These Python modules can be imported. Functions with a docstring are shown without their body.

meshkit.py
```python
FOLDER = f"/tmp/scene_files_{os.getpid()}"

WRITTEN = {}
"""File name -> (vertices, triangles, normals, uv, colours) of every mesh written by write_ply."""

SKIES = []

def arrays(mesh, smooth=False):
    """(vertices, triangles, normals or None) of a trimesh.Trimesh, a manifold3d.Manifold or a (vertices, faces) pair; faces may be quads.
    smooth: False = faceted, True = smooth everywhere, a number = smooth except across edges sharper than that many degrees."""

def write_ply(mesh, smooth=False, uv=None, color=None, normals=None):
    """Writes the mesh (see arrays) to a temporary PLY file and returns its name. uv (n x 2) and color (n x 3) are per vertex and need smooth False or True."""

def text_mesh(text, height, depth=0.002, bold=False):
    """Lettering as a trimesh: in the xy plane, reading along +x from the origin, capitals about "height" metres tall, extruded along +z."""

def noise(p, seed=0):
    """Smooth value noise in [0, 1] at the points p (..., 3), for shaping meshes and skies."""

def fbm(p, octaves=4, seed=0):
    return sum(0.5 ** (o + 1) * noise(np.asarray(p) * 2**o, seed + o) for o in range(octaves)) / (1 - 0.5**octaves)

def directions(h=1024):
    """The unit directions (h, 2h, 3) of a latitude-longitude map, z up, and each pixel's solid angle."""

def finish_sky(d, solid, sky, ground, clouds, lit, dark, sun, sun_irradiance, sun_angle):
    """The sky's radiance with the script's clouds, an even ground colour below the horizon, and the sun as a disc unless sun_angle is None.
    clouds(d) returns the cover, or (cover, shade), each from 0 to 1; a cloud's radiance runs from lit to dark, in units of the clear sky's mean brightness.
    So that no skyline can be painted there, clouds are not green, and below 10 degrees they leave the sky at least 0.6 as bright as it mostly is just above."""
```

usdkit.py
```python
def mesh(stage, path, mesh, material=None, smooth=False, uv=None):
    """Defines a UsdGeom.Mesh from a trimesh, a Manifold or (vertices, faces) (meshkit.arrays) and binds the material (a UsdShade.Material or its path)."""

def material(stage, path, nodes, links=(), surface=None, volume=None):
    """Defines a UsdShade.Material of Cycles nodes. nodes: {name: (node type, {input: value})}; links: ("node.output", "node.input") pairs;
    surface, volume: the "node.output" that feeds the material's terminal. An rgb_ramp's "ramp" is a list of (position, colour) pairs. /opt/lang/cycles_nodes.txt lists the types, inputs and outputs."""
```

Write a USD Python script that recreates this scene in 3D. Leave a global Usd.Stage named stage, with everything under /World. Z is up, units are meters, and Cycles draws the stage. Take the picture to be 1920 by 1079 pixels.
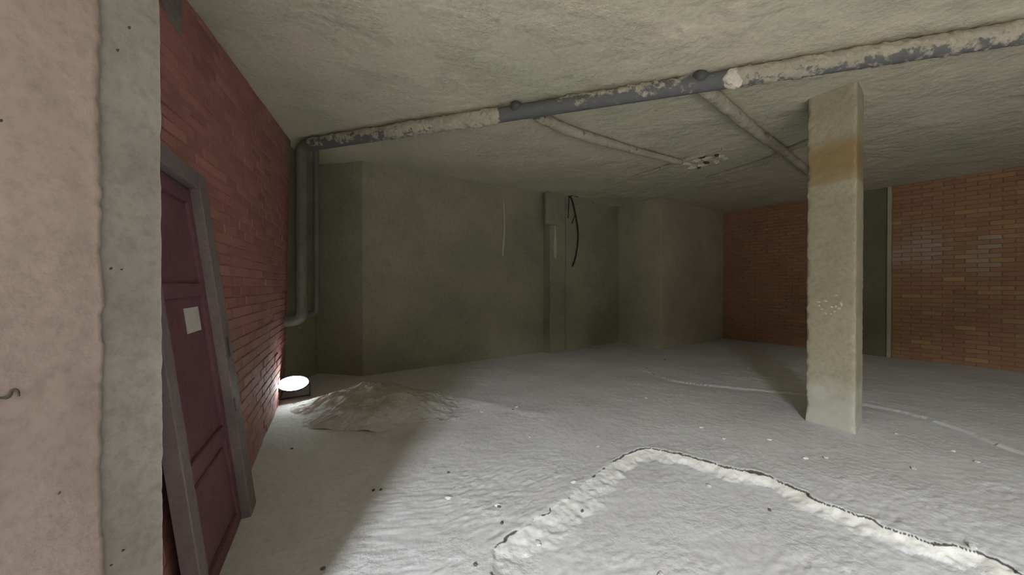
import math, random
import numpy as np, trimesh, usdkit, meshkit
from pxr import Usd, UsdGeom, UsdLux, UsdShade, Gf, Sdf, Vt
from shapely.geometry import Polygon, LineString
import shapely

stage = Usd.Stage.CreateInMemory()
UsdGeom.SetStageUpAxis(stage, UsdGeom.Tokens.z)
UsdGeom.SetStageMetersPerUnit(stage, 1.0)
UsdGeom.Xform.Define(stage, '/World')
UsdGeom.Scope.Define(stage, '/World/Looks')
rng = np.random.default_rng(7)
random.seed(7)

H = 3.2            # ceiling height
EYE = 1.355        # camera height

# ---------------------------------------------------------------- camera, sky, daylight
cam = UsdGeom.Camera.Define(stage, '/World/camera')
cam.CreateHorizontalApertureAttr(36.0)
cam.CreateVerticalApertureAttr(36.0 * 1079 / 1920)
cam.CreateFocalLengthAttr(697.0 / 1920 * 36.0)
cam.CreateClippingRangeAttr(Gf.Vec2f(0.05, 200))
cam.AddTranslateOp().Set(Gf.Vec3d(0, 0, EYE))
cam.AddRotateXOp().Set(90 - 0.37)
cam.CreateExposureAttr(0.0)

K_DOME, K_SKY, K_SUN, K_LAMP = 0.25, 325.0, 28000.0, 42.0
dome = UsdLux.DomeLight.Define(stage, '/World/sky')
dome.CreateIntensityAttr(K_DOME)
dome.CreateColorAttr(Gf.Vec3f(0.88, 0.94, 1.0))

day = UsdLux.RectLight.Define(stage, '/World/daylight')      # bright strip of sky seen through the open entrance behind the viewer
day.CreateWidthAttr(1.15)
day.CreateHeightAttr(4.2)
day.CreateIntensityAttr(K_SKY)
day.CreateColorAttr(Gf.Vec3f(0.95, 0.985, 1.05))
day.AddTranslateOp().Set(Gf.Vec3d(-1.38, -7.0, 5.85))
day.AddRotateXOp().Set(90)

sun = UsdLux.DistantLight.Define(stage, '/World/sun')        # falls on the paving and just inside the entrance, behind the viewer
sun.CreateAngleAttr(1.0)
sun.CreateIntensityAttr(K_SUN)
sun.CreateColorAttr(Gf.Vec3f(1.0, 0.95, 0.86))
sun.AddRotateZOp().Set(-14)
sun.AddRotateXOp().Set(90 - 56)

# ---------------------------------------------------------------- helpers
counts = {}
def numbered(parent, name):
    k = counts.get((parent, name), 0)
    counts[(parent, name)] = k + 1
    return f'{parent}/{name}' if k == 0 else f'{parent}/{name}_{k:03d}'

def obj(name, mesh, mat, parent=None, smooth=False, attrs=None):
    pp = '/World' if parent is None else str(parent.GetPath())
    m = usdkit.mesh(stage, numbered(pp, name), mesh, mat, smooth)
    if attrs:
        api = UsdGeom.PrimvarsAPI(m)
        for k, v in attrs.items():
            v = np.asarray(v, np.float32)
            pv = api.CreatePrimvar(k, Sdf.ValueTypeNames.FloatArray, 'vertex')
            pv.Set(Vt.FloatArray.FromNumpy(v))
    return m.GetPrim()

def tag(p, label=None, cat=None, group=None, kind=None):
    for k, v in (('label', label), ('category', cat), ('group', group), ('kind', kind)):
        if v: p.SetCustomDataByKey(k, v)
    return p

def thing(name, label=None, cat=None, loc=(0, 0, 0), rz=0, group=None, kind=None):
    x = UsdGeom.Xform.Define(stage, numbered('/World', name))
    if any(loc): x.AddTranslateOp().Set(Gf.Vec3d(*map(float, loc)))
    if rz: x.AddRotateZOp().Set(float(rz))
    return tag(x.GetPrim(), label, cat, group, kind)

def at(px, py, Y):
    """world point that the photograph shows at this pixel, at forward distance Y"""
    return np.array([(px - 960) / 697.0 * Y, Y, EYE - (py - 535) / 697.0 * Y])

def on_floor(px, py):
    return at(px, py, 697 * EYE / (py - 535))

def on_ceiling(px, py, z=H):
    return at(px, py, 697 * (z - EYE) / (535 - py))

def grid_mesh(P):
    """P (n, m, 3) -> vertices, faces"""
    n, m = P.shape[:2]
    i, j = np.meshgrid(np.arange(n - 1), np.arange(m - 1), indexing='ij')
    a = (i * m + j).ravel()
    f = np.vstack([np.stack([a, a + m, a + m + 1], 1), np.stack([a, a + m + 1, a + 1], 1)])
    return P.reshape(-1, 3), f

def extrude(poly, z0, z1):
    m = trimesh.creation.extrude_polygon(poly, z1 - z0, engine='earcut')
    m.apply_translation((0, 0, z0))
    return m

def box_pts(c8):
    """hexahedron from 8 corners: 4 front (ccw seen from outside), 4 back in the same order"""
    f = [[0, 1, 2, 3], [7, 6, 5, 4], [0, 4, 5, 1], [1, 5, 6, 2], [2, 6, 7, 3], [3, 7, 4, 0]]
    return np.asarray(c8, float), np.asarray(f)

def tri(m):
    v, f = np.asarray(m[0], float), np.asarray(m[1], int)
    if f.shape[1] == 4: f = np.vstack([f[:, [0, 1, 2]], f[:, [0, 2, 3]]])
    t = trimesh.Trimesh(v, f, process=False)
    t.fix_normals()
    return t

def tube(path, r, sides=16, caps=True):
    p = np.asarray(path, float)
    r = np.broadcast_to(np.asarray(r, float), (len(p),))
    t = np.gradient(p, axis=0); t /= np.linalg.norm(t, axis=1, keepdims=True) + 1e-12
    ref = np.array([0, 0, 1.0])
    if abs(t[0] @ ref) > 0.9: ref = np.array([1.0, 0, 0])
    A = []
    a = np.cross(t[0], ref)
    for k in range(len(p)):
        a = a - (a @ t[k]) * t[k]; a /= np.linalg.norm(a); A.append(a)
    A = np.array(A); B = np.cross(t, A)
    ang = np.arange(sides) * 2 * np.pi / sides
    P = p[:, None] + r[:, None, None] * (np.cos(ang)[None, :, None] * A[:, None] + np.sin(ang)[None, :, None] * B[:, None])
    v = P.reshape(-1, 3)
    i, j = np.meshgrid(np.arange(len(p) - 1), np.arange(sides), indexing='ij')
    q = np.stack([i * sides + j, i * sides + (j + 1) % sides, (i + 1) * sides + (j + 1) % sides, (i + 1) * sides + j], -1).reshape(-1, 4)
    f = np.vstack([q[:, [0, 1, 2]], q[:, [0, 2, 3]]])
    if caps:
        c0, c1 = len(v), len(v) + 1
        v = np.vstack([v, p[:1], p[-1:]])
        k = np.arange(sides); l = (k + 1) % sides
        e = (len(p) - 1) * sides
        f = np.vstack([f, np.stack([np.full(sides, c0), l, k], 1), np.stack([np.full(sides, c1), e + k, e + l], 1)])
    return v, f

def line(a, b, step):
    n = max(2, int(np.linalg.norm(np.subtract(b, a)) / step) + 1)
    return np.linspace(a, b, n)

def bend(points, r, step=0.02):
    """polyline with its inner corners rounded"""
    P = [np.asarray(p, float) for p in points]
    out = [P[0]]
    for a, b, c in zip(P, P[1:], P[2:]):
        u, v = a - b, c - b
        u /= np.linalg.norm(u); v /= np.linalg.norm(v)
        for s in np.linspace(0, 1, 9):
            out.append((1 - s) ** 2 * (b + u * r) + 2 * s * (1 - s) * b + s * s * (b + v * r))
    out.append(P[-1])
    out = np.array(out)
    d = np.r_[0, np.cumsum(np.linalg.norm(np.diff(out, axis=0), axis=1))]
    n = int(d[-1] / step) + 2
    x = np.linspace(0, d[-1], n)
    return np.stack([np.interp(x, d, out[:, k]) for k in range(3)], 1)

def catmull(points, n=12):
    P = np.asarray(points, float)
    P = np.vstack([2 * P[0] - P[1], P, 2 * P[-1] - P[-2]])
    out = []
    for k in range(1, len(P) - 2):
        for s in np.linspace(0, 1, n, endpoint=False):
            a, b, c, d = P[k - 1:k + 3]
            out.append(0.5 * (2 * b + (c - a) * s + (2 * a - 5 * b + 4 * c - d) * s * s + (3 * b - a - 3 * c + d) * s ** 3))
    out.append(P[-2])
    return np.array(out)

def lump(center, size, seed, sub=3, rough=0.35):
    m = trimesh.creation.icosphere(subdivisions=sub)
    v = m.vertices.copy()
    k = 1 + rough * 2 * (meshkit.fbm(v * 1.7 + seed * 7.3, 3, seed) - 0.5)
    return v * k[:, None] * np.asarray(size) + np.asarray(center), m.faces

def join(ms):
    return trimesh.util.concatenate([m if isinstance(m, trimesh.Trimesh) else tri(m) for m in ms])

# ---------------------------------------------------------------- materials
def rough_material(name, c1, c2, c3, scale=1.2, bump=0.4, bscale=18, fine=70, dist=0.02, rough=0.85, extra=None, speck=0.22):
    """mineral surface: two broad tones, a third in small blotches, two sizes of relief"""
    nodes = {
        'g': ('geometry', {}),
        'n1': ('noise_texture', {'scale': scale, 'detail': 5.0, 'roughness': 0.6}),
        'r1': ('rgb_ramp', {'ramp': [(0.36, c1), (0.64, c2)]}),
        'n2': ('noise_texture', {'scale': scale * 6, 'detail': 6.0, 'roughness': 0.7}),
        'r2': ('rgb_ramp', {'ramp': [(0.55, (0, 0, 0)), (0.75, (1, 1, 1))]}),
        'k2': ('math', {'math_type': 'multiply', 'value2': 0.55}),
        'm2': ('mix_color', {'blend_type': 'mix', 'b': c3}),
        'b1': ('noise_texture', {'scale': bscale, 'detail': 8.0, 'roughness': 0.62}),
        'b2': ('noise_texture', {'scale': fine, 'detail': 4.0, 'roughness': 0.6}),
        'b3': ('math', {'math_type': 'multiply_add', 'value2': 0.3}),
        'hn': ('noise_texture', {'scale': scale * 2.3, 'detail': 3.0, 'roughness': 0.6}),
        'hr': ('rgb_ramp', {'ramp': [(0.42, (0.22, 0.22, 0.22)), (0.62, (1, 1, 1))]}),
        'hm': ('math', {'math_type': 'multiply'}),
        'bu': ('bump', {'strength': bump, 'distance': dist}),
        'sp': ('noise_texture', {'scale': fine * 0.55, 'detail': 5.0, 'roughness': 0.75}),
        'sr': ('rgb_ramp', {'ramp': [(0.30, (1 - speck, 1 - speck, 1 - speck)), (0.55, (1, 1, 1))]}),
        'sm': ('mix_color', {'blend_type': 'multiply', 'fac': 1.0}),
        'p': ('principled_bsdf', {'roughness': rough, 'specular_ior_level': 0.25}),
    }
    links = [('g.position', 'n1.vector'), ('g.position', 'n2.vector'), ('g.position', 'b1.vector'), ('g.position', 'b2.vector'), ('g.position', 'sp.vector'), ('sp.fac', 'sr.fac'), ('m2.result', 'sm.a'), ('sr.color', 'sm.b'),
             ('n1.fac', 'r1.fac'), ('n2.fac', 'r2.fac'), ('r2.color', 'k2.value1'), ('k2.value', 'm2.fac'), ('r1.color', 'm2.a'),
             ('b2.fac', 'b3.value1'), ('b1.fac', 'b3.value3'), ('g.position', 'hn.vector'), ('hn.fac', 'hr.fac'), ('hr.color', 'hm.value2'), ('b3.value', 'hm.value1'), ('hm.value', 'bu.height'), ('bu.normal', 'p.normal')]
    last = 'sm.result'
    if extra:
        last = extra(nodes, links, last)
    links.append((last, 'p.base_color'))
    return usdkit.material(stage, '/World/Looks/' + name, nodes, links, surface='p.BSDF')

def by_attribute(attr, colour, lo=0.3, hi=0.7, breakup=0.0, bscale=40, tag_=''):
    """mix in a colour where the mesh carries the attribute (wear and other marks of their own shape)"""
    def f(nodes, links, last):
        a, r, m = 'at' + tag_, 'ar' + tag_, 'am' + tag_
        nodes[a] = ('attribute', {'attribute': attr})
        nodes[r] = ('rgb_ramp', {'ramp': [(lo, (0, 0, 0)), (hi, (1, 1, 1))]})
        nodes[m] = ('mix_color', {'blend_type': 'mix', 'b': colour})
        if breakup:
            nodes['an' + tag_] = ('noise_texture', {'scale': bscale, 'detail': 5.0, 'roughness': 0.7})
            nodes['as' + tag_] = ('math', {'math_type': 'subtract', 'value2': 0.5})
            nodes['aq' + tag_] = ('math', {'math_type': 'multiply_add', 'value2': breakup})
            links.extend([('g.position', 'an' + tag_ + '.vector'), ('an' + tag_ + '.fac', 'as' + tag_ + '.value1'), ('as' + tag_ + '.value', 'aq' + tag_ + '.value1'),
                          (a + '.fac', 'aq' + tag_ + '.value3'), ('aq' + tag_ + '.value', r + '.fac')])
        else:
            links.append((a + '.fac', r + '.fac'))
        links.extend([(r + '.color', m + '.fac'), (last, m + '.a')])
        return m + '.result'
    return f

def chain(*fs):
    def f(nodes, links, last):
        for g in fs: last = g(nodes, links, last)
        return last
    return f

M_floor = rough_material('concrete_floor', (0.56, 0.555, 0.555), (0.64, 0.64, 0.645), (0.49, 0.48, 0.465), scale=0.9, bump=0.85, bscale=19, fine=48, dist=0.012, speck=0.16,
                         extra=chain(by_attribute('white', (0.73, 0.72, 0.655), 0.2, 0.95, 0.6, 20), by_attribute('dark_line', (0.10, 0.095, 0.08), 0.25, 0.75, 0.15, 60, 'd')))
M_ceiling = rough_material('ceiling_plaster', (0.50, 0.49, 0.365), (0.61, 0.555, 0.43), (0.46, 0.465, 0.35), scale=0.8, bump=1.0, bscale=10, fine=50, dist=0.03, speck=0.2)
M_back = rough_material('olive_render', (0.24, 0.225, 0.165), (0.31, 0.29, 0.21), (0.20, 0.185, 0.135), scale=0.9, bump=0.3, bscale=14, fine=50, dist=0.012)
M_back_lit = rough_material('olive_render_lit', (0.37, 0.345, 0.255), (0.45, 0.42, 0.315), (0.31, 0.285, 0.21), scale=0.9, bump=0.3, bscale=14, fine=50, dist=0.012)  # olive render lightened, puts missing light into the colour of the corner box
M_grey_wall = rough_material('grey_render', (0.30, 0.29, 0.26), (0.38, 0.37, 0.33), (0.26, 0.25, 0.22), scale=0.9)
M_dark_panel = rough_material('dark_render', (0.17, 0.155, 0.11), (0.21, 0.195, 0.14), (0.14, 0.125, 0.09), scale=1.2, bump=0.3)
M_trim = rough_material('pale_trim', (0.44, 0.40, 0.30), (0.50, 0.46, 0.35), (0.34, 0.31, 0.23), scale=2.0, bump=0.3)
M_column = rough_material('column_concrete', (0.345, 0.313, 0.222), (0.40, 0.365, 0.265), (0.29, 0.26, 0.178), scale=1.6, bump=0.25, bscale=18, fine=60, dist=0.01,
                          extra=chain(by_attribute('ochre', (0.27, 0.195, 0.095), 0.35, 0.9, 0.5, 5, 'o'), by_attribute('pale', (0.45, 0.44, 0.37), 0.35, 0.75, 0.5, 7, 'p')))
M_pinkplaster = rough_material('pink_plaster', (0.25, 0.197, 0.166), (0.30, 0.235, 0.20), (0.215, 0.178, 0.15), scale=1.8, bump=0.35, bscale=20, fine=70, dist=0.006)
M_bare = rough_material('bare_concrete', (0.205, 0.188, 0.165), (0.26, 0.238, 0.21), (0.165, 0.15, 0.128), scale=2.4, bump=0.4, bscale=18, fine=70, dist=0.006)
M_pipe = rough_material('pipe_plaster', (0.34, 0.31, 0.24), (0.42, 0.385, 0.30), (0.28, 0.255, 0.195), scale=3, bump=0.5, bscale=35, fine=90, dist=0.012,
                        extra=by_attribute('plastic', (0.12, 0.122, 0.122), 0.42, 0.56, 0.9, 26))
M_plastic = rough_material('grey_plastic', (0.07, 0.072, 0.073), (0.10, 0.10, 0.10), (0.15, 0.14, 0.13), scale=3, bump=0.15, bscale=30, rough=0.55)
M_duct = rough_material('duct_grey', (0.13, 0.125, 0.105), (0.165, 0.157, 0.132), (0.095, 0.088, 0.072), scale=2.5, bump=0.2, bscale=30, rough=0.6)
M_white = rough_material('white_plaster', (0.58, 0.53, 0.45), (0.66, 0.61, 0.53), (0.50, 0.45, 0.38), scale=5, bump=0.4, bscale=40)
M_sand = rough_material('sand', (0.44, 0.425, 0.355), (0.52, 0.50, 0.43), (0.36, 0.345, 0.285), scale=4, bump=0.8, bscale=26, fine=110, dist=0.02, rough=0.97, extra=by_attribute('fringe', (0.56, 0.555, 0.55), 0.25, 0.75, 0.9, 14, 'f'))
M_frame = rough_material('frame_paint', (0.20, 0.16, 0.165), (0.25, 0.205, 0.21), (0.165, 0.125, 0.13), scale=3, bump=0.12, bscale=30, rough=0.6)
M_leaf = rough_material('maroon_paint', (0.17, 0.075, 0.098), (0.21, 0.092, 0.115), (0.14, 0.065, 0.088), scale=3, bump=0.1, bscale=30, rough=0.5)
M_paper = rough_material('paper', (0.62, 0.58, 0.56), (0.68, 0.64, 0.61), (0.58, 0.54, 0.52), scale=8, bump=0.05)
M_black = rough_material('black_rubber', (0.02, 0.02, 0.02), (0.03, 0.03, 0.028), (0.05, 0.048, 0.045), scale=8, bump=0.1, rough=0.6)
M_shade_and_marks = rough_material('hole_shade_and_marks', (0.05, 0.045, 0.03), (0.08, 0.07, 0.05), (0.04, 0.035, 0.025), scale=8)  # painted shade of the plaster holes; also the rust mark and wall specks
M_metal = rough_material('dark_metal', (0.06, 0.055, 0.055), (0.09, 0.08, 0.08), (0.05, 0.03, 0.03), scale=10, bump=0.1, rough=0.45)
M_mortar = rough_material('mortar', (0.30, 0.19, 0.125), (0.34, 0.22, 0.145), (0.26, 0.16, 0.105), scale=2, bump=0.4, bscale=40)
M_mortar_red = rough_material('mortar_red', (0.34, 0.17, 0.15), (0.40, 0.205, 0.18), (0.29, 0.14, 0.125), scale=2, bump=0.4, bscale=40)
M_chip = rough_material('debris_chip', (0.6, 0.59, 0.55), (0.7, 0.69, 0.65), (0.5, 0.49, 0.45), scale=9)
M_scuff = rough_material('chalk', (0.60, 0.56, 0.45), (0.66, 0.62, 0.52), (0.5, 0.46, 0.36), scale=9)

def brick_material(name, ramp, chalk):
    def f(nodes, links, last):
        nodes['tn'] = ('attribute', {'attribute': 'tone'})
        nodes['tr'] = ('rgb_ramp', {'ramp': ramp})
        nodes['tm'] = ('mix_color', {'blend_type': 'multiply', 'fac': 0.55})
        links.extend([('tn.fac', 'tr.fac'), ('tr.color', 'tm.a'), (last, 'tm.b')])
        return by_attribute('chalk', chalk, 0.2, 0.9, 0.5, 9, 'c')(nodes, links, 'tm.result')
    return rough_material(name, (0.8, 0.8, 0.8), (1, 1, 1), (0.6, 0.58, 0.55), scale=3, bump=0.4, bscale=30, fine=90, dist=0.01, extra=f)

M_brick = brick_material('brick', [(0, (0.34, 0.18, 0.105)), (0.4, (0.375, 0.205, 0.12)), (0.75, (0.40, 0.23, 0.13)), (1, (0.47, 0.31, 0.145))], (0.42, 0.35, 0.26))
M_brick_red = brick_material('red_brick', [(0, (0.34, 0.145, 0.135)), (0.5, (0.42, 0.185, 0.165)), (1, (0.48, 0.235, 0.195))], (0.30, 0.24, 0.19))
M_lamp = usdkit.material(stage, '/World/Looks/lamp_glow', {'e': ('emission', {'color': (0.86, 1.0, 0.97), 'strength': K_LAMP})}, [], surface='e.emission')

# ---------------------------------------------------------------- plan of the room
LB = [np.array([-1.046, 0.95]), np.array([-2.93, 4.77])]       # left wall: foot line
LT = [np.array([-1.651, 0.95]), np.array([-2.832, 4.77])]      # left wall: top line (it leans back)
C1 = np.array([-3.0, 5.70])
C2 = np.array([-2.226, 5.54])
B5 = np.array([2.53, 8.83])
B6 = np.array([3.096, 7.79])
B7 = np.array([5.38, 9.48])
u_in = np.array([-0.569, 0.822])          # along the right wall, away from the viewer
v_in = np.array([0.822, 0.569])           # along the back wall, to the right
R1 = B7 - u_in * 7.2
R2 = np.array([R1[0], -3.05])
n_back = np.array([0.569, -0.822])        # out of the back wall into the room
n_right = np.array([-0.822, -0.569])

# ---------------------------------------------------------------- floor
edge_px = [(925, 1079), (935, 1030), (985, 990), (1060, 940), (1110, 900), (1160, 862), (1200, 843), (1250, 847), (1320, 865), (1400, 885), (1450, 897),
           (1520, 932), (1600, 965), (1690, 1000), (1760, 1022), (1830, 1035), (1920, 1077)]
edge = catmull([on_floor(*p)[:2] for p in edge_px], 10)
patch = Polygon(np.vstack([edge, [(2.62, 1.2), (2.6, 0.1), (0.1, 0.05), (-0.06, 1.1)]]))
joint = catmull([on_floor(*p)[:2] for p in [(1195, 694), (1215, 698), (1250, 711), (1300, 720), (1400, 730), (1510, 741), (1620, 760), (1700, 775), (1800, 805), (1920, 850)]] + [np.array([4.3, 2.2])], 8)
ridge = catmull([on_floor(*p)[:2] for p in [(760, 728), (830, 744), (900, 758), (960, 770), (1010, 778)]], 8)

def axis(segments):
    out = [segments[0][0]]
    for a, b, d in segments:
        n = max(1, int(round((b - a) / d)))
        out.extend(np.linspace(a, b, n + 1)[1:])
    return np.array(out)

gx = axis([(-3.4, -0.4, 0.05), (-0.4, 2.6, 0.009), (2.6, 4.6, 0.02), (4.6, 10.2, 0.08)])
gy = axis([(-3.3, 0.9, 0.12), (0.9, 1.6, 0.03), (1.6, 3.2, 0.009), (3.2, 6.2, 0.022), (6.2, 9.8, 0.09)])
X, Y = np.meshgrid(gx, gy, indexing='ij')
flat = np.stack([X.ravel(), Y.ravel(), np.zeros(X.size)], 1)
pts = shapely.points(flat[:, :2])
def dist_to(curve, jitter, seed, sc):
    wob = np.stack([meshkit.fbm(flat * sc, 3, seed), meshkit.fbm(flat * sc, 3, seed + 5)], 1) - 0.5
    return shapely.points(flat[:, :2] + wob * jitter)
pe = dist_to(edge, 0.07, 3, 14)
shapely.prepare(patch)
d_edge = shapely.distance(LineString(np.vstack([patch.exterior.coords])), pe)
inside = shapely.contains(patch, pe)
sd = np.where(inside, d_edge, -d_edge)
nz = meshkit.fbm(flat * 9, 4, 11)
nz2 = meshkit.fbm(flat * 34, 3, 12)
left_side = np.clip((0.95 - flat[:, 0]) / 0.35, 0, 1) * np.clip((flat[:, 1] - 1.2) / 0.3, 0, 1)
nz3 = meshkit.fbm(flat * 15, 5, 14)
rim = 0.10 + 0.14 * (nz - 0.45) + 0.07 * left_side
z = np.zeros(len(flat))
ramp = np.clip(sd / rim, 0, 1)
z += np.where(sd > 0, -0.004 - 0.040 * ramp ** 0.9 + 0.022 * (0.4 + left_side) * (nz3 - 0.5) * np.sin(np.pi * ramp), 0)
crack_w = 0.0085 + 0.012 * (nz - 0.45)
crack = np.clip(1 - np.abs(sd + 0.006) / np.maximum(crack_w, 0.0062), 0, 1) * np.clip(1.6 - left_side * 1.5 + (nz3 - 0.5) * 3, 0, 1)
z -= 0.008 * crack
dark_line = np.clip(crack * 2.2, 0, 1)  # darker colour along the broken edge, extended to the joint below
z += 0.004 * np.exp(-((sd + 0.03) / 0.03) ** 2)                     # the slab curls up a little along its broken edge
white = np.clip(1.1 - sd / (rim * 1.1), 0, 1) * (sd > 0.0)
white = np.clip(white * 1.5, 0, 1) * (0.76 - 0.40 * left_side) + 0.9 * (nz3 - 0.5) * (white > 0) * (0.3 + 0.5 * left_side)
# second joint, a smaller step
pj = dist_to(joint, 0.05, 21, 10)
jl = LineString(joint)
dj = shapely.distance(jl, pj)
jp = shapely.line_locate_point(jl, pj)
onto = shapely.get_coordinates(shapely.line_interpolate_point(jl, jp))
q = shapely.get_coordinates(pj)
ahead = shapely.get_coordinates(shapely.line_interpolate_point(jl, np.minimum(jp + 0.02, jl.length)))
behind = shapely.get_coordinates(shapely.line_interpolate_point(jl, np.maximum(jp - 0.02, 0)))
tj = ahead - behind
side = np.sign(tj[:, 0] * (q - onto)[:, 1] - tj[:, 1] * (q - onto)[:, 0])  # +1 = far side
sj = dj * side
fade = np.clip(jp / 0.3, 0, 1) * (jp < jl.length - 1e-3)
z += fade * np.where(sj < 0, -0.012 * np.exp(-((sj) / 0.16) ** 2), 0.004 * np.exp(-(sj / 0.1) ** 2))
z -= fade * 0.006 * np.clip(1 - np.abs(sj - 0.004) / 0.014, 0, 1)
dark_line = np.maximum(dark_line, fade * 0.8 * np.clip(1 - np.abs(sj - 0.006) / 0.013, 0, 1) * (nz > 0.45) * (jp < 1.2))
white = np.maximum(white, fade * 0.75 * np.clip(1 - np.abs(sj + 0.014) / 0.03, 0, 1) ** 0.6 * (0.4 + 1.2 * (nz - 0.35)))
# low ridge of swept grit
dr = shapely.distance(LineString(ridge), pts)
z += 0.010 * np.exp(-(dr / 0.09) ** 2) * (0.4 + 1.2 * nz) + 0.014 * np.exp(-(dr / 0.25) ** 2)
# trowel marks, lumps
z += 0.014 * (meshkit.fbm(flat * 1.3, 3, 31) - 0.5) + 0.003 * (meshkit.fbm(flat * 7, 3, 32) - 0.5)
streak = meshkit.fbm(np.stack([flat[:, 0] * 22 + flat[:, 1] * 9, flat[:, 1] * 30 - flat[:, 0] * 22, flat[:, 0] * 0], 1) * 0.9, 3, 33)
z += 0.011 * np.clip((3.5 - flat[:, 1]) / 1.2, 0.2, 1) * (streak - 0.5) * (0.3 + np.clip(meshkit.fbm(flat * 1.7, 2, 34) * 3 - 1, 0, 1.2))
Pf = np.stack([flat[:, 0], flat[:, 1], z], 1)
fv, ff = grid_mesh(Pf.reshape(len(gx), len(gy), 3))
ins_f = sd[ff].mean(1)
rim_f = rim[ff].mean(1)
z_floor = z.reshape(X.shape)

def floor_z(x, y):
    i = np.clip(np.searchsorted(gx, x) - 1, 0, len(gx) - 2); j = np.clip(np.searchsorted(gy, y) - 1, 0, len(gy) - 2)
    return float(z_floor[i:i + 2, j:j + 2].mean())

def sub(mask):
    idx = ff[mask]
    used, inv = np.unique(idx, return_inverse=True)
    return (fv[used], inv.reshape(-1, 3)), used

fl = thing('floor', 'rough grey concrete floor with a broken-edged sunken patch', 'floor', kind='structure')
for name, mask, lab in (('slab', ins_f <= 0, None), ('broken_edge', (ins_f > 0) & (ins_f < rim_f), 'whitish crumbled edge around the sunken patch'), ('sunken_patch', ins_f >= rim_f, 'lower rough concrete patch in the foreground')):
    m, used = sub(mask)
    o = obj(name, m, M_floor, fl, smooth=True, attrs={'white': white[used], 'dark_line': dark_line[used]})
    if lab: tag(o, lab)
base = trimesh.creation.box((14.2, 13.6, 0.12)); base.apply_translation((3.2, 3.2, -0.2))
obj('sub_base', base, M_floor, fl, attrs={'white': np.zeros(len(base.vertices)), 'dark_line': np.zeros(len(base.vertices))})

# ---------------------------------------------------------------- ceiling
cx = axis([(-3.5, 6.0, 0.03), (6.0, 10.3, 0.1)]); cy = axis([(-3.2, 1.0, 0.1), (1.0, 7.5, 0.03), (7.5, 9.9, 0.08)])
X2, Y2 = np.meshgrid(cx, cy, indexing='ij')
q2 = np.stack([X2.ravel(), Y2.ravel(), 0 * X2.ravel()], 1)
zc = H + 0.02 * (meshkit.fbm(q2 * 0.8, 3, 41) - 0.5) + 0.006 * (meshkit.fbm(q2 * 5, 4, 42) - 0.5)
cells = meshkit.fbm(q2 * 3.1 + 9, 3, 43)
zc -= 0.008 * np.clip((cells - 0.52) * 14, 0, 1) * np.clip((q2[:, 0] + 0.3) / 1.5, 0, 1)       # flaked skim coats
cv, cf = grid_mesh(np.stack([q2[:, 0], q2[:, 1], zc], 1).reshape(len(cx), len(cy), 3))
ceil = thing('ceiling', 'rough beige plastered ceiling', 'ceiling', kind='structure')
obj('plaster', (cv, cf[:, ::-1]), M_ceiling, ceil, smooth=True)
slab = trimesh.creation.box((14.2, 13.6, 0.2)); slab.apply_translation((3.2, 3.2, H + 0.16))
obj('slab', slab, M_ceiling, ceil)

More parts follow.
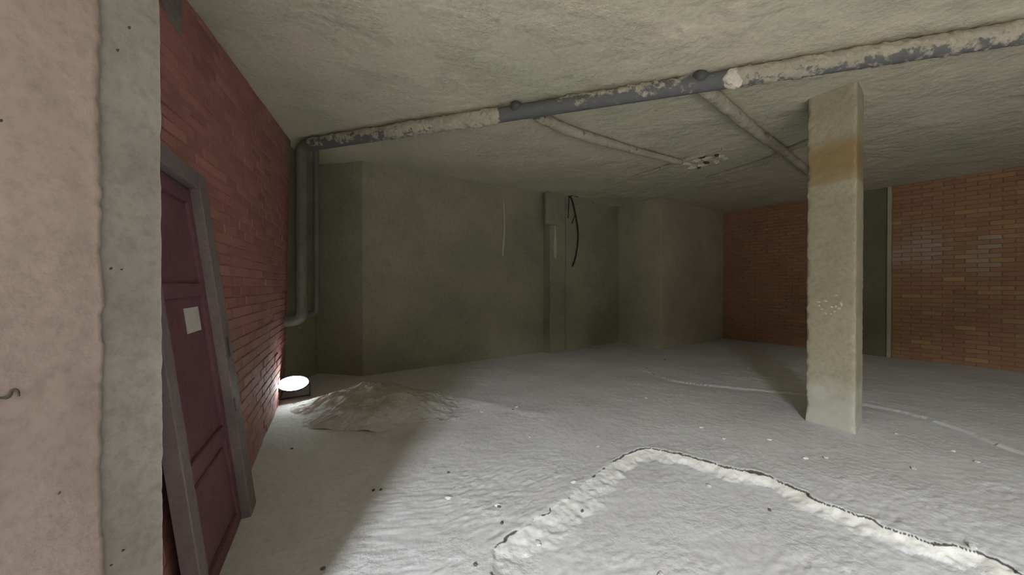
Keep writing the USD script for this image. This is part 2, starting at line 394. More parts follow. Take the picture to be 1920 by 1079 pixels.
# ---------------------------------------------------------------- walls
def wall_poly(points, thick=0.16):
    g = LineString(points).buffer(thick, single_sided=True, join_style='mitre', mitre_limit=3)
    return g
wb = thing('wall_back', 'dark olive rendered back wall with a corner box', 'wall', kind='structure')
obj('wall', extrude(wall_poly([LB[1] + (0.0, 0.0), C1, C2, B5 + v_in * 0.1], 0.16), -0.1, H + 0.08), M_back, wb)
obj('corner_box', extrude(wall_poly([B5, B6, B7], 0.16), -0.1, H + 0.08), M_back_lit, wb)
# shallow pier on the back wall
def on_back(px):
    k = (px - 960) / 697.0
    t = (k * C2[1] - C2[0]) / (v_in[0] - k * v_in[1])
    return C2 + v_in * t
p0, p1 = on_back(1019), on_back(1096)
pier = Polygon([p0 - n_back * 0.02, p1 - n_back * 0.02, p1 + n_back * 0.2, p0 + n_back * 0.2])
pm = extrude(pier, -0.02, H + 0.02)
obj('pier', pm, M_back, wb)
front0, front1 = p0 + n_back * 0.2, p1 + n_back * 0.2
def on_pier(px, z):
    k = (px - 960) / 697.0
    d = front1 - front0
    t = (k * front0[1] - front0[0]) / (d[0] - k * d[1])
    p = front0 + d * t
    return np.array([p[0], p[1], z])
nb3 = np.array([*n_back, 0])
def strip_on(path, w, dpt, n3):
    """thin raised smear: a flattened tube following a path on a wall"""
    v, f = tube(path, w, 8)
    p = np.asarray(path)
    c = p[np.clip(np.arange(len(v)) // 8, 0, len(p) - 1)]
    o = v - c
    o = o - np.outer(o @ n3, n3) * (1 - dpt)
    return c + o, f
obj('plaster_smear', strip_on([on_pier(1041, zz) + nb3 * 0.002 for zz in np.linspace(1.9, 2.55, 14)], np.interp(np.linspace(0, 1, 14), [0, .3, 1], [.03, .045, .012]), 0.15, nb3), M_trim, wb)
def on_back3(px, z): return np.array([*on_back(px), z])
obj('plaster_smear', strip_on(np.array([on_back3(944 + 2 * math.sin(k), zz) + nb3 * 0.002 for k, zz in zip(np.linspace(0, 4, 16), np.linspace(2.9, 1.9, 16))]), np.interp(np.linspace(0, 1, 16), [0, .5, .8, 1], [.012, .014, .022, .01]), 0.15, nb3), M_trim, wb)
obj('groove', strip_on(np.array([on_pier(1060, zz) + nb3 * 0.004 for zz in np.linspace(0.03, 3.15, 12)]), 0.008, 0.8, nb3), M_dark_panel, wb)
# a short board left under the ceiling on the pier
bb = [on_pier(1022, 2.55) + nb3 * 0.0, on_pier(1046, 2.55), on_pier(1046, 3.17), on_pier(1022, 3.17)]
obj('formwork_board', tri(box_pts([p + nb3 * 0.03 for p in bb] + [p - nb3 * 0.01 for p in bb])), M_back, wb)

# ---- brick laying on a ruled wall
def bricks_on(surface, s0, s1, z0, z1, parent, mat, holes, view_n, n_parts, length=0.25, course=0.075, joint=0.008, proud=0.009, chalk=None, tone_fn=None, seed=0):
    r = np.random.default_rng(seed)
    items = []
    row = 0
    zz = z0
    while zz < z1 - 0.02:
        zt = min(zz + course - joint, z1)
        s = s0 - (length / 2 if row % 2 else 0)
        while s < s1:
            a, b = max(s, s0), min(s + length - joint, s1)
            if b - a > 0.03 and not any(h0 < (a + b) / 2 < h1 and g0 < (zz + zt) / 2 < g1 for h0, h1, g0, g1 in holes):
                items.append((a, b, zz, zt))
            s += length
        zz += course; row += 1
    made = []
    for a, b, za, zb in items:
        ja = r.normal(0, 0.0015, 4)
        pr = proud + r.normal(0, 0.0025)
        e = 0.004
        outer = [surface(a + e, za + e, pr), surface(b - e, za + e, pr + ja[0]), surface(b - e, zb - e, pr + ja[1]), surface(a + e, zb - e, pr)]
        mid = [surface(a, za, pr - 0.004), surface(b, za, pr - 0.004), surface(b, zb, pr - 0.004), surface(a, zb, pr - 0.004)]
        back = [surface(a, za, -0.01), surface(b, za, -0.01), surface(b, zb, -0.01), surface(a, zb, -0.01)]
        v = np.array(outer + mid + back)
        q = [[0, 1, 2, 3]]
        for k in range(4):
            l = (k + 1) % 4
            q += [[k, 4 + k, 4 + l, l], [4 + k, 8 + k, 8 + l, 4 + l]]
        q = np.array(q)
        nn = np.cross(v[1] - v[0], v[3] - v[0])
        if nn @ (surface(a, za, 1.0) - surface(a, za, 0.0)) < 0: q = q[:, ::-1]
        f = np.vstack([q[:, [0, 1, 2]], q[:, [0, 2, 3]]])
        c = v[:4].mean(0)
        rel = c - np.array([0, 0, EYE])
        px, py = 960 + 697 * rel[0] / max(rel[1], .1), 535 - 697 * rel[2] / max(rel[1], .1)
        pc = [(960 + 697 * p[0] / max(p[1], .1), 535 - 697 * (p[2] - EYE) / max(p[1], .1)) for p in v[:4]]
        area = Polygon(pc).area if rel[1] > 0.3 else 0
        if not (-10 < px < 1930 and -10 < py < 1090) or view_n(px, py): area = 0
        tone = (tone_fn(c, r) if tone_fn else r.random())
        made.append((area, v, f, tone, chalk(c) if chalk else 0.0))
    order = sorted(range(len(made)), key=lambda k: -made[k][0])
    top = set(order[:n_parts])
    rest_v, rest_f, rest_t, rest_c, off = [], [], [], [], 0
    for k, (area, v, f, t, ch) in enumerate(made):
        if k in top and area > 0:
            obj('brick', (v, f), mat, parent, attrs={'tone': np.full(len(v), t), 'chalk': np.full(len(v), ch)})
        else:
            rest_v.append(v); rest_f.append(f + off); off += len(v)
            rest_t += [t] * len(v); rest_c += [ch] * len(v)
    if rest_v:
        tag(obj('brickwork', (np.vstack(rest_v), np.vstack(rest_f)), mat, parent, attrs={'tone': rest_t, 'chalk': rest_c}), kind='stuff')

# left wall (leans back slightly)
LEN = float(np.linalg.norm(LB[1] - LB[0]))
nl = np.array([0.903, 0.43, 0.0])
def left_surface(s, zz, d=0.0):
    k = s / LEN
    foot = LB[0] + (LB[1] - LB[0]) * k
    top = LT[0] + (LT[1] - LT[0]) * k
    p = foot + (top - foot) * (zz / H)
    return np.array([p[0], p[1], zz]) + nl * d
wl = thing('wall_left', 'reddish brick wall behind the maroon door', 'wall', kind='structure')
nS, nZ = 24, 17
G = lambda d: np.array([[left_surface(s, zz, d) for zz in np.linspace(-0.1, H + 0.05, nZ)] for s in np.linspace(0, LEN, nS)])
a, b = grid_mesh(G(0.0)), grid_mesh(G(-0.2))
obj('mortar_bed', join([a, b]), M_mortar_red, wl)
hide_left = lambda px, py: px < 300 or (px < 480 and py > 300 and px < 375 + (py - 350) * 0.15)
bricks_on(left_surface, 0.0, LEN - 0.02, 0.0, H, wl, M_brick_red, [], hide_left, 300, seed=3, joint=0.009, proud=0.005,
          tone_fn=lambda c, r: np.clip(0.5 + 0.22 * r.standard_normal() - 0.15 * (c[1] - 3.2) / 1.5, 0, 1),
          chalk=lambda c: float(np.clip((meshkit.fbm(c * 1.3, 3, 5) - 0.5) * 2.2, 0, 1)))
# plaster tongue running down from the ceiling beside the entrance wall
def left_hit(px, py):
    best = min(((s_, z_) for s_ in np.linspace(0.0, 2.2, 111) for z_ in np.linspace(1.8, 3.2, 71)),
               key=lambda q: abs(960 + 697 * left_surface(*q)[0] / left_surface(*q)[1] - px) + abs(535 - 697 * (q[1] - EYE) / left_surface(*q)[1] - py))
    return left_surface(*best, 0.008)
tg = [left_hit(*p) for p in ((302, -20), (338, 0), (337, 68), (306, 15))]
obj('plaster_patch', tri(box_pts([p + nl * 0.012 for p in tg] + [p - nl * 0.01 for p in tg])), M_bare, wl)

# right wall: brick, a dark rendered bay with a pale edge strip, brick
RL = 7.2
def right_surface(s, zz, d=0.0):
    p = B7 - u_in * s
    return np.array([p[0], p[1], zz]) + np.array([*n_right, 0]) * d
wr = thing('wall_right', 'brown brick right wall with a dark rendered bay', 'wall', kind='structure')
seg = Polygon([B7, R1, R1 - n_right * 0.2, B7 - n_right * 0.2])
obj('mortar_bed', extrude(seg, -0.1, H + 0.05), M_mortar, wr)
bayA, bayB = 2.30, 3.0
def chalk_fn(c):
    a = 0
    for (px, py, rr) in ((1735, 465, 45), (1840, 490, 32), (1855, 455, 24), (1690, 480, 25)):
        rel = c - np.array([0, 0, EYE]); x, y = 960 + 697 * rel[0] / rel[1], 535 - 697 * rel[2] / rel[1]
        a = max(a, math.exp(-((x - px) ** 2 + (y - py) ** 2) / rr ** 2))
    return a * 0.85
def tone_right(c, r):
    b = 0.42 + 0.2 * r.standard_normal() + 0.22 * np.clip((c[0] - 7.2), -0.5, 1)
    if r.random() < 0.04: b += 0.35
    return np.clip(b, 0, 1)
bricks_on(right_surface, 0.0, bayA, 0.0, H, wr, M_brick, [], lambda px, py: 1512 < px < 1622, 0, seed=5, tone_fn=lambda c, r: np.clip(0.22 + 0.16 * r.standard_normal(), 0, 1))
bricks_on(right_surface, bayB + 0.06, RL, 0.0, H, wr, M_brick, [], lambda px, py: px < 1678, 298, seed=6, chalk=chalk_fn, tone_fn=tone_right)
q4 = [right_surface(bayA, -0.05), right_surface(bayB, -0.05), right_surface(bayB, H + 0.02), right_surface(bayA, H + 0.02)]
n3r = np.array([*n_right, 0])
obj('rendered_bay', tri(box_pts([p + n3r * 0.006 for p in q4] + [p - n3r * 0.05 for p in q4])), M_dark_panel, wr)
q4 = [right_surface(bayB, -0.05), right_surface(bayB + 0.055, -0.05), right_surface(bayB + 0.055, H + 0.02), right_surface(bayB, H + 0.02)]
obj('edge_strip', tri(box_pts([p + n3r * 0.05 for p in q4] + [p - n3r * 0.05 for p in q4])), M_trim, wr)

# walls behind the viewer, around the open entrance
E = np.array([-0.884, 0.94]); gdir = np.array([-0.155, -0.988]); gn = np.array([0.988, -0.155])
far_back = E + gdir * 3.95
wf = thing('wall_front', 'grey rendered wall around the open entrance behind the viewer', 'wall', kind='structure')
OPEN = 3.2
obj('wall', extrude(Polygon([(OPEN, -3.05), (R1[0] + 0.2, -3.05), (R1[0] + 0.2, -3.25), (OPEN, -3.25)]), -0.1, H + 0.05), M_grey_wall, wf)
obj('lintel', extrude(Polygon([(far_back[0] - 0.3, -3.05), (OPEN, -3.05), (OPEN, -3.25), (far_back[0] - 0.3, -3.25)]), 2.9, H + 0.05), M_grey_wall, wf)
pv_ = trimesh.creation.box((16, 7, 0.2)); pv_.apply_translation((2, -6.56, -0.12))
tag(obj('paving', pv_, M_grey_wall), 'grey paving outside the entrance', None, None, 'structure')
obj('end_wall', extrude(Polygon([R1, R2, R2 + np.array([0.2, 0]), R1 + np.array([0.2, 0])]), -0.1, H + 0.05), M_grey_wall, wf)

# entrance wall at the left: bare concrete end, plaster coat with a torn edge
we = thing('wall_entrance', 'near concrete wall end with torn pinkish plaster coat', 'wall', kind='structure')
Lw = 4.1
def ent(s, zz, d):
    p = E + gdir * s + gn * d
    return np.array([p[0], p[1], zz])
zs = np.linspace(-0.05, H + 0.05, 420); ss = np.r_[0, np.linspace(0.006, 0.30, 22), 0.6, 1.2, Lw]
Gp = np.array([[ent(s, zz, 0) for zz in zs] for s in ss])
wob = 0.008 * (meshkit.fbm(Gp * 9, 4, 61) - 0.5)
Gp[..., 0] += wob * gn[0]; Gp[..., 1] += wob * gn[1]
Gp[0, :, 1] -= 0.006 * meshkit.fbm(Gp[0] * 30, 3, 62)               # crumbly arris
back = Gp.copy(); back[..., 0] -= gn[0] * 0.95; back[..., 1] -= gn[1] * 0.95
endcap = np.stack([Gp[0], back[0]], 0); endcap2 = np.stack([Gp[-1], back[-1]], 0)
tr_ = [trimesh.Trimesh(*grid_mesh(g), process=False) for g in (Gp, back[::-1], endcap[::-1], endcap2)]
obj('wall', trimesh.util.concatenate(tr_), M_bare, we, smooth=40)
se = 0.128 + 0.012 * (meshkit.fbm(np.stack([zs * 9, zs * 0, zs * 0], 1), 4, 63) - 0.5) + 0.009 * (meshkit.fbm(np.stack([zs * 45, zs * 0, zs * 0], 1), 2, 64) - 0.5)
cols = [np.array([ent(s, zz, -0.002) for s, zz in zip(se, zs)]), np.array([ent(s + 0.001, zz, 0.008) for s, zz in zip(se, zs)]), np.array([ent(s + 0.006, zz, 0.012) for s, zz in zip(se, zs)])]
for off in (0.012, 0.02, 0.03, 0.045, 0.06, 0.09, 0.13, 0.2, 0.4, 0.9, 2.0, 3.9):
    cols.append(np.array([ent(s + off, zz, 0.013 + 0.006 * (meshkit.fbm(np.array([off * 14, zz * 6, 0]), 3, 65) - 0.5)) for s, zz in zip(se, zs)]))
obj('plaster_coat', grid_mesh(np.array(cols)), M_pinkplaster, we, smooth=40)

def on_entrance(px, py, d):
    r = np.array([(px - 960) / 697.0, 1.0, -(py - 535) / 697.0])
    g3, n3 = np.array([*gn, 0]), np.array([E[0], E[1], 0]) + np.array([*gn, 0]) * d
    t = ((n3 - np.array([0, 0, EYE])) @ g3) / (r @ g3)
    return np.array([0, 0, EYE]) + r * t
gn3 = np.array([*gn, 0])
def blemish(pts_, w, d):
    p = catmull([on_entrance(x, y, d) for x, y in pts_], 6)
    return strip_on(p, np.interp(np.linspace(0, 1, len(p)), [0, .4, 1], [.3, 1, .4]) * w, 0.3, gn3)
tag(obj('rust_mark', tri(blemish([(-6, 747), (6, 747), (14, 744), (20, 734), (30, 733), (34, 744)], 0.004, 0.014)), M_shade_and_marks, we), 'small rusty squiggle on the plaster')
for x_, y_, w_, d_ in ((245, 53, .0035, 0), (223, 95, .003, 0), (231, 231, .0025, 0), (208, 503, .003, 0), (228, 505, .002, 0), (205, 1062, .003, 0), (228, 1034, .003, 0), (4, 226, .003, .014), (108, 925, .004, .014)):
    obj('pit', tri(blemish([(x_ - 2.5, y_), (x_, y_ + 1), (x_ + 3, y_ - 1)], w_, d_)), M_shade_and_marks, we)

# ---------------------------------------------------------------- door in the left wall
O = np.array([-1.526, 2.17, 0.0]); A3 = np.array([0.43, -0.903, 0.0]); U3 = np.array([-0.1266, -0.0321, 1.0]); N3 = np.cross(U3, A3); N3 /= np.linalg.norm(N3)
if N3[0] < 0: N3 = -N3
def dp(a, zz, d): return O + A3 * a + U3 * zz + N3 * d
def dbox(a0, a1, z0, z1, d0, d1, bev=0.004):
    b = bev
    fr = [dp(a0 + b, z0 + b, d1), dp(a1 - b, z0 + b, d1), dp(a1 - b, z1 - b, d1), dp(a0 + b, z1 - b, d1)]
    md = [dp(a0, z0, d1 - b), dp(a1, z0, d1 - b), dp(a1, z1, d1 - b), dp(a0, z1, d1 - b)]
    bk = [dp(a0, z0, d0), dp(a1, z0, d0), dp(a1, z1, d0), dp(a0, z1, d0)]
    q = [[0, 1, 2, 3], [11, 10, 9, 8]]
    for k in range(4):
        l = (k + 1) % 4
        q += [[k, 4 + k, 4 + l, l], [4 + k, 8 + k, 8 + l, 4 + l]]
    return tri((np.array(fr + md + bk), np.array(q)))
door = thing('door_1', 'maroon panelled door in a mauve-grey frame', 'door', kind='structure')
obj('jamb', dbox(-0.15, 0.0, 0.0, 2.0, -0.085, 0.0), M_frame, door)
obj('jamb', dbox(0.723, 0.808, 0.0, 2.0, -0.056, 0.0), M_frame, door)
obj('lintel', dbox(0.0, 0.723, 1.9, 2.0, -0.085, -0.001), M_frame, door)
obj('leaf', dbox(0.003, 0.720, 0.01, 1.897, -0.084, -0.06), M_leaf, door)
leaf = None
for (a0, a1, z0, z1) in ((0.003, 0.075, 0.01, 1.897), (0.648, 0.720, 0.01, 1.897)):
    obj('stile', dbox(a0, a1, z0, z1, -0.06, -0.045), M_leaf, door)
for (z0, z1) in ((0.01, 0.08), (0.50, 0.58), (1.30, 1.37), (1.81, 1.897)):
    obj('rail', dbox(0.075, 0.648, z0, z1, -0.06, -0.043), M_leaf, door)
obj('kick_panel', dbox(0.11, 0.613, 0.11, 0.47, -0.06, -0.05, 0.006), M_leaf, door)
obj('strike_plate', dbox(-0.075, -0.045, 0.93, 1.05, -0.002, 0.003, 0.001), M_metal, door)
obj('hinge', tri(tube([dp(-0.008, 0.62, 0.006), dp(-0.008, 0.70, 0.006)], 0.008, 10)), M_frame, door)

def on_leaf(px, py, d):
    r = np.array([(px - 960) / 697.0, 1.0, -(py - 535) / 697.0]); c0 = np.array([0, 0, EYE])
    t = ((O + N3 * d - c0) @ N3) / (r @ N3)
    p = c0 + r * t - O - N3 * d
    zz = p[2] / U3[2] if abs(A3[2]) < 1e-9 else 0
    return ((p - U3 * zz) @ A3) / (A3 @ A3), zz
(pa1, pz1), (pa0, pz0) = on_leaf(348, 604, -0.058), on_leaf(374, 596, -0.058)
pcz = (pz0 + pz1) / 2
pn = dbox(pa0, pa1, pcz - 0.062, pcz + 0.062, -0.0595, -0.0575, 0.0005)
tag(obj('paper_notice', pn, M_paper), 'blank whitish paper notice stuck on the maroon door', 'paper')

# ---------------------------------------------------------------- free-standing column
ca = np.array([[2.93, 3.70], [3.12, 3.37], [3.43, 3.63], [3.24, 3.96]])
per = []
for k in range(4):
    p, q5 = ca[k], ca[(k + 1) % 4]
    prv, nxt = ca[k - 1], q5
    d0 = (prv - p) / np.linalg.norm(prv - p); d1 = (nxt - p) / np.linalg.norm(nxt - p)
    rr = 0.012
    for s in (0, 0.5, 1): per.append((1 - s) ** 2 * (p + d0 * rr) + 2 * s * (1 - s) * p + s * s * (p + d1 * rr))
    n = 22
    for s in np.linspace(0, 1, n)[1:-1]:
        per.append((p + d1 * rr) * (1 - s) + (q5 - d1 * rr) * s)
per = np.array(per)
cz = np.linspace(-0.06, H + 0.03, 200)
cen = ca.mean(0)
# slightly wider at the foot, as cast
P = np.array([[[*(cen + (p - cen) * (1 + 0.03 * max(0, 0.12 - zz) / 0.12)), zz] for zz in cz] for p in np.vstack([per, per[:1]])])
nrm = P - np.array([*cen, 0]); nrm[..., 2] = 0; nrm /= np.linalg.norm(nrm, axis=2, keepdims=True)
P += nrm * (0.010 * (meshkit.fbm(P * 4, 3, 71) - 0.5) + 0.008 * (meshkit.fbm(P * 24, 3, 72) - 0.5))[..., None]
corner = np.min([np.linalg.norm(P[..., :2] - c, axis=2) for c in ca], axis=0)
P -= nrm * (np.clip(1 - corner / 0.03, 0, 1) * 0.022 * np.clip(meshkit.fbm(P * 17, 3, 73) * 2 - 0.7, 0, 1))[..., None]   # chipped arrises
P[-1] = P[0]
v, f = grid_mesh(P)
zc_ = v[:, 2]
ochre = np.clip(np.minimum((zc_ - 2.28) / 0.06, (2.86 - zc_) / 0.25), 0, 1) * (0.55 + 0.8 * meshkit.fbm(v * 3.0, 3, 74))
pale = np.clip((0.62 - zc_) / 0.3, 0, 1) * (0.3 + 0.8 * meshkit.fbm(v * 5, 3, 75))
col = thing('column', 'free-standing square concrete column with ochre stain near the top', 'column')
obj('shaft', (v, f), M_column, col, smooth=40, attrs={'ochre': ochre, 'pale': pale})
# chalk scuffs on the face towards the viewer
fa = np.array([*ca[0], 0]); fb = np.array([*ca[1], 0]); fd = (fb - fa) / np.linalg.norm(fb - fa); fn = np.array([-fd[1], fd[0], 0]); fn = fn if fn[1] < 0 else -fn
sc = []
for (x0, y0, x1, y1, w) in ((1531, 566, 1540, 567, 2.2), (1545, 564, 1552, 566, 2.5), (1557, 575, 1562, 577, 3), (1565, 574, 1570, 575, 3.2), (1576, 567, 1579, 575, 3.2), (1571, 580, 1577, 578, 2.6),
                          (1563, 585, 1567, 584, 2.2), (1535, 572, 1537, 575, 2.4), (1538, 581, 1544, 579, 2), (1565, 555, 1571, 553, 2), (1556, 589, 1561, 589, 2), (1547, 586, 1550, 590, 1.8)):
    def pf(px, py):
        k = (px - 960) / 697.0
        t = (k * fa[1] - fa[0]) / (fd[0] - k * fd[1])
        p = fa + fd * t
        return np.array([p[0], p[1], EYE - (py - 535) / 697.0 * p[1]]) + fn * 0.001
    pa, pb = pf(x0, y0), pf(x1, y1)
    sc.append(strip_on(np.array([pa + (pb - pa) * s for s in np.linspace(0, 1, 4)]), np.array([0.4, 1, 0.9, 0.3]) * w * 0.75 * 3.5 / 697, 0.6, fn))
tag(obj('chalk_scuff', join(sc), M_scuff, col), 'pale scratched chalk marks')

# ---------------------------------------------------------------- drain pipe under the ceiling
zp = H - 0.095
R = 0.072
PA = np.array([-2.66, 4.70, zp]); PB = np.array([3.51, 2.604, zp]); pd = (PB - PA) / np.linalg.norm(PB - PA)
PE = PB + pd * 1.6
pipe = thing('drain_pipe', 'long grey drain pipe splashed with plaster running under the ceiling', 'pipe')
def on_pipe(px):
    k = (px - 960) / 697.0
    t = (k * PA[1] - PA[0]) / (pd[0] - k * pd[1])
    return PA + pd * t
path = np.vstack([line(PA + pd * 0.16, PE, 0.010)])
pv, pf_ = tube(path, R, 40)
frac = 960 + 697 * pv[:, 0] / pv[:, 1]
lumpy = meshkit.fbm(pv * 16, 4, 81)
ang = (pv[:, 2] - zp) / R                      # -1 underside .. 1 top
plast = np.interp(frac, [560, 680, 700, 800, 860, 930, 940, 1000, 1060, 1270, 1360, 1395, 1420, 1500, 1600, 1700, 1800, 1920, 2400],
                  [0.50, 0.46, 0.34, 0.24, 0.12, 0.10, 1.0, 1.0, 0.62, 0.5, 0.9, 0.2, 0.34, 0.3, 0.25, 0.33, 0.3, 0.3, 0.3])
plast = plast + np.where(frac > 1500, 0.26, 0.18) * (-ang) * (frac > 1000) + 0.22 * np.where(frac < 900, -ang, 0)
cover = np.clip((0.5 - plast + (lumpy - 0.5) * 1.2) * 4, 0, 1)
axis_pt = np.vstack([np.repeat(path, 40, axis=0), path[:1], path[-1:]])
out = pv - axis_pt
pv = axis_pt + out * (1 + cover * (0.10 + 0.5 * (meshkit.fbm(pv * 30, 3, 82) - 0.4)))[:, None]
obj('pipe', (pv, pf_), M_pipe, pipe, smooth=True, attrs={'plastic': plast - (lumpy - 0.5) * 0.9})
def lathe_on(p, d, prof, sides=40):
    d = d / np.linalg.norm(d)
    pts_ = [p + d * s for s, _ in prof]
    return tube(pts_, [r for _, r in prof], sides)
for px, hl in ((968, 0.14), (1308, 0.16)):
    c = on_pipe(px)
    tag(obj('coupling', lathe_on(c, pd, [(-hl, R + .002), (-hl, R + .012), (-hl + .02, R + .016), (-hl + .04, R + .012), (hl - .04, R + .012), (hl - .02, R + .016), (hl, R + .012), (hl, R + .002)]), M_plastic, pipe, smooth=35), 'dark grey pipe coupling')
    s = c + np.array([0, -0.03, R * 0.45])
    obj('inspection_cap', join([lathe_on(s, np.array([0, -0.5, 0.6]), [(-.03, .06), (0.015, .066), (.034, .062), (.050, .05), (.062, .03), (.067, .0)], 24), lump(s + (0.05, -0.01, 0.0), (.04, .035, .03), 3, 2, .4)]), M_plastic, pipe, smooth=35)
obj('plaster_blob', lump(on_pipe(1369) + (0, -0.035, -0.015), (0.085, 0.055, 0.085), 4, 4, 0.25), M_white, pipe, smooth=True)
# elbow and drop in the corner
elb = bend([PA + pd * 0.16, PA, PA - (0, 0, 0.16)], 0.12, 0.012)
obj('elbow', lathe_on(PA, pd, [(0.10, R), (0.10, R + .012), (0.15, R + .014), (0.17, R + .012), (0.17, R)]), M_duct, pipe, smooth=35)
drop_end = PA - (0, 0, zp - 0.92)
obj('drop_pipe', tube(bend([PA + pd * 0.17, PA, drop_end, drop_end + (-0.35, -0.1, -0.04)], 0.11, 0.015), R, 32), M_duct, pipe, smooth=50)
# branches half buried in the ceiling plaster
def ridge_tube(pts_px, r, seed, zz=H - 0.058, name='branch_pipe', step=0.012, dark=0.3):
    p = catmull([on_ceiling(px, py, zz) for px, py in pts_px], 40)
    rr = np.interp(np.linspace(0, 1, len(p)), np.linspace(0, 1, len(np.atleast_1d(r))), np.atleast_1d(r))
    p[:, 2] = zz + 0.0
    v, f = tube(p, rr, 24)
    ax = np.vstack([np.repeat(p, 24, axis=0), p[:1], p[-1:]])
    o = v - ax
    l = meshkit.fbm(v * 14, 4, seed)
    v = ax + o * (1 + 0.55 * (l - 0.45))[:, None]
    start = np.clip(1 - np.arange(len(p)) / (0.38 * len(p)), 0, 1)[np.clip(np.arange(len(v)) // 24, 0, len(p) - 1)]
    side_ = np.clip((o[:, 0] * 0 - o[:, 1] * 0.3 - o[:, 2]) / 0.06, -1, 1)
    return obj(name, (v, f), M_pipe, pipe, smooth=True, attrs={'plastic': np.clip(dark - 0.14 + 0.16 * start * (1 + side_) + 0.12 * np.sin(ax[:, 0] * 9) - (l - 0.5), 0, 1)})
ridge_tube([(990, 205), (1020, 224), (1060, 243), (1120, 263), (1190, 283), (1275, 305)], [.06, .06, .058, .055, .045, .038], 91, dark=0.34)
ridge_tube([(1300, 150), (1335, 180), (1375, 214), (1420, 250), (1465, 283), (1530, 335)], [.06, .06, .058, .055, .05, .05], 92, dark=0.3)
ridge_tube([(1150, 344), (1190, 331), (1235, 317), (1285, 299), (1330, 286), (1352, 280)], [.012, .022, .03, .036, .034, .02], 93, H - 0.016, dark=0.25)
ridge_tube([(1325, 334), (1375, 319), (1430, 302), (1475, 281), (1520, 262)], [.02, .045, .048, .045, .04], 94, H - 0.022, dark=0.28)
rub = []
for k, (px, py, s) in enumerate(((1300, 300, .09), (1325, 296, .07), (1350, 291, .06), (1318, 308, .07), (1298, 312, .08), (1342, 302, .05), (1360, 296, .04), (1285, 305, .08))):
    rub.append(lump(on_ceiling(px, py, H), (s * 1.2, s * 0.8, 0.04), 11 + k, 3, 0.6))
tag(obj('plaster_lumps', join(rub), M_ceiling, pipe, smooth=True), 'broken plaster lumps around the pipe junction')
for k, (px, py, w_) in enumerate(((1312, 295, .05), (1324, 306, .03), (1306, 315, .035), (1343, 292, .022))):
    cav = obj('hole_shade', lump(on_ceiling(px, py, H - 0.03), (w_ * 1.5, w_ * 0.4, 0.02), 31 + k, 2, 0.5), M_shade_and_marks, pipe, smooth=True)  # lumps coloured dark in place of the shade inside the holes
    if k == 0: tag(cav, 'dark lump painted as the shade of a hole in the plaster')

# second, thinner drop beside it
pc = np.array([-2.62, 4.98, 0])
tag(obj('waste_pipe', tube(bend([pc + (0.0, 0, H + .02), pc + (0, 0, 2.5), pc + (0, 0, 0.98), pc + (-0.27, -0.0, 0.95)], 0.06, 0.02), 0.036, 24), M_duct, smooth=50),
    'thin grey vertical pipe just right of the thick corner drop pipe', 'pipe')

# ---------------------------------------------------------------- cable on the pier
cab = thing('hanging_cable', 'frayed black cable hanging from the ceiling on the back wall pier', 'cable')
def pcab(px, py): 
    b = on_pier(px, 0); return np.array([b[0], b[1], EYE - (py - 535) / 697.0 * b[1]]) + nb3 * 0.035
obj('cable', tube(catmull([pcab(*p) for p in [(1064, 369), (1070, 376), (1076, 400), (1081, 430), (1081, 455), (1077, 482), (1071, 500)]], 10), 0.016, 10), M_black, cab, smooth=50)
obj('wire', tube(catmull([pcab(*p) for p in [(1065, 370), (1064, 385), (1063, 410)]], 8), 0.010, 8), M_black, cab, smooth=50)
obj('wire', tube(catmull([pcab(*p) for p in [(1065, 370), (1072, 368), (1081, 370), (1090, 366)]], 8), 0.009, 8), M_black, cab, smooth=50)
obj('wire', tube(catmull([pcab(*p) for p in [(1077, 402), (1073, 412), (1070, 420)]], 8), 0.009, 8), M_black, cab, smooth=50)

# ---------------------------------------------------------------- work lamp on the floor and the sand heap
lp = at(549, 745, 4.36); lz = floor_z(lp[0], lp[1])
lamp = thing('work_lamp', 'glaring white oval work lamp standing on the floor by the left wall', 'lamp', (lp[0], lp[1], lz), 36)
def placed(m, T):
    v, f, _ = meshkit.arrays(m)
    v = np.c_[v, np.ones(len(v))] @ T.T
    return v[:, :3], f
tilt = trimesh.transformations.rotation_matrix(math.radians(-35), (1, 0, 0)); tilt[:3, 3] = (0, 0, 0.19)
def oval(prof, sx=1.0, sz=0.56):
    """lathe about the y axis, squashed to an oval"""
    a_ = np.arange(41) * 2 * np.pi / 40
    P = np.array([[(r * math.cos(t) * sx, y, r * math.sin(t) * sz) for t in a_] for y, r in prof])
    v, f = grid_mesh(P)
    m = trimesh.Trimesh(v, f); m.merge_vertices(); m.update_faces(m.nondegenerate_faces())
    m.fix_normals()
    return m
obj('housing', placed(oval([(0.06, 0.0), (0.06, 0.09), (0.045, 0.13), (0.0, 0.168), (-0.028, 0.17), (-0.032, 0.16), (-0.02, 0.155), (-0.02, 0.0)]), tilt), M_metal, lamp, smooth=35)
obj('lens', placed(oval([(-0.021, 0.0), (-0.021, 0.152), (-0.034, 0.146), (-0.048, 0.10), (-0.056, 0.05), (-0.058, 0.0)]), tilt), M_lamp, lamp, smooth=50)
for k in range(5):
    obj('cooling_fin', placed(trimesh.creation.box((0.008, 0.03, 0.08)), tilt @ trimesh.transformations.translation_matrix((-0.08 + 0.04 * k, 0.072, 0))), M_metal, lamp)
obj('stand', tri(tube(bend([(-0.175, 0, 0.19), (-0.175, 0.02, 0.01), (-0.175, 0.10, 0.01), (0.175, 0.10, 0.01), (0.175, 0.02, 0.01), (0.175, 0, 0.19)], 0.02, 0.01), 0.008, 10)), M_metal, lamp, smooth=50)

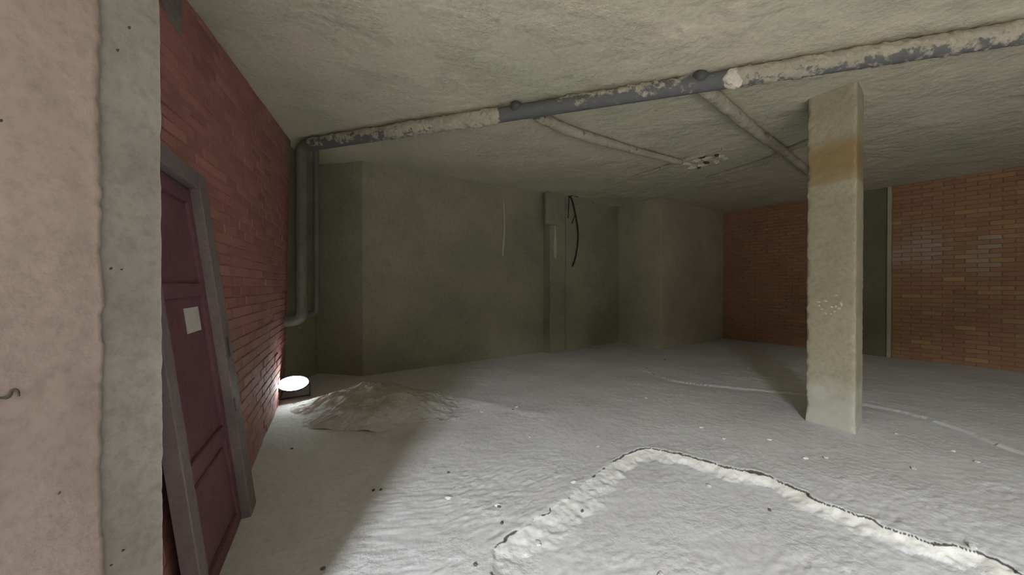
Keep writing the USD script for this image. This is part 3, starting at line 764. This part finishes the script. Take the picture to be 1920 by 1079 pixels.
hx, hy = -1.50, 4.14
n1, n2 = 130, 110
tx, ty = np.meshgrid(np.linspace(-1, 1, n1), np.linspace(-1, 1, n2), indexing='ij')
pos = np.stack([hx + 0.98 * tx, hy + 0.70 * ty - 0.12 * tx, 0 * tx], -1)
rr = np.sqrt(tx ** 2 + ty ** 2) * (1 + 0.7 * (meshkit.fbm(pos * 2.2, 3, 97) - 0.5))
fz = np.array([floor_z(p[0], p[1]) for p in pos.reshape(-1, 3)]).reshape(n1, n2)
k = np.clip(1 - rr, 0, 1)
k = np.clip(k * 1.35, 0, 1)
hgt = 0.205 * (k * k * (3 - 2 * k)) * (0.8 + 0.5 * (meshkit.fbm(pos * 4, 3, 95) - 0.4)) + 0.13 * np.clip(k, 0, .25) * (meshkit.fbm(pos * 20, 3, 96) - 0.45)
pos[..., 2] = fz + hgt - 0.012 * np.clip((rr - 0.94) * 10, 0, 2)
fringe = np.clip((rr - 0.35) / 0.45, 0, 1).ravel()
tag(obj('sand_heap', grid_mesh(pos), M_sand, smooth=True, attrs={'fringe': fringe}), 'low heap of sandy rubble on the floor beside the work lamp', 'sand heap')

# ---------------------------------------------------------------- small debris
chip_pts = [(1512, 861), (1827, 1029), (1788, 847), (1835, 868), (1315, 803), (1358, 824), (1443, 826), (1682, 815), (968, 768), (1075, 906), (934, 949), (903, 775), (1240, 1066), (992, 820), (1122, 838), (1265, 676),
            (1402, 692), (1550, 860), (1715, 880), (1212, 748), (840, 936), (1010, 1010), (1330, 900)]
chip0 = None
for k, (px, py) in enumerate(chip_pts):
    p = on_floor(px, py); zz = floor_z(p[0], p[1])
    s = 0.016 + 0.010 * random.random()
    if chip0 is None:
        chip0 = thing('debris_chip', 'small pale chip of debris lying on the concrete floor', 'debris', (p[0], p[1], zz + 0.004), 0, 'debris chips scattered on the floor')
        obj('chip', lump((0, 0, 0), (0.022, 0.015, 0.009), 2, 2, 0.5), M_chip, chip0, smooth=40)
    else:
        c = thing('debris_chip', 'small pale chip of debris lying on the concrete floor', 'debris', (p[0], p[1], zz + 0.004), random.uniform(1, 359), 'debris chips scattered on the floor')
        c.GetReferences().AddInternalReference(chip0.GetPath()); c.SetInstanceable(True)


M_crumb = rough_material('dark_crumb', (0.09, 0.085, 0.075), (0.13, 0.12, 0.105), (0.06, 0.055, 0.05), scale=9)
crumb0 = None
for k, (px, py) in enumerate([(967, 767), (962, 773), (840, 889), (699, 922), (713, 921), (936, 952), (604, 1070), (891, 1064), (941, 984), (546, 844), (1247, 676), (1213, 692), (1092, 951), (1445, 945)]):
    p = on_floor(px, py); zz = floor_z(p[0], p[1])
    c = thing('dark_crumb', 'tiny dark crumb of rubble lying on the concrete floor', 'rubble', (p[0], p[1], zz + 0.004), random.uniform(1, 359), 'dark crumbs scattered on the floor')
    if crumb0 is None:
        crumb0 = c
        obj('crumb', lump((0, 0, 0), (0.012, 0.008, 0.006), 5, 2, 0.5), M_crumb, c, smooth=40)
    else:
        c.GetReferences().AddInternalReference(crumb0.GetPath()); c.SetInstanceable(True)
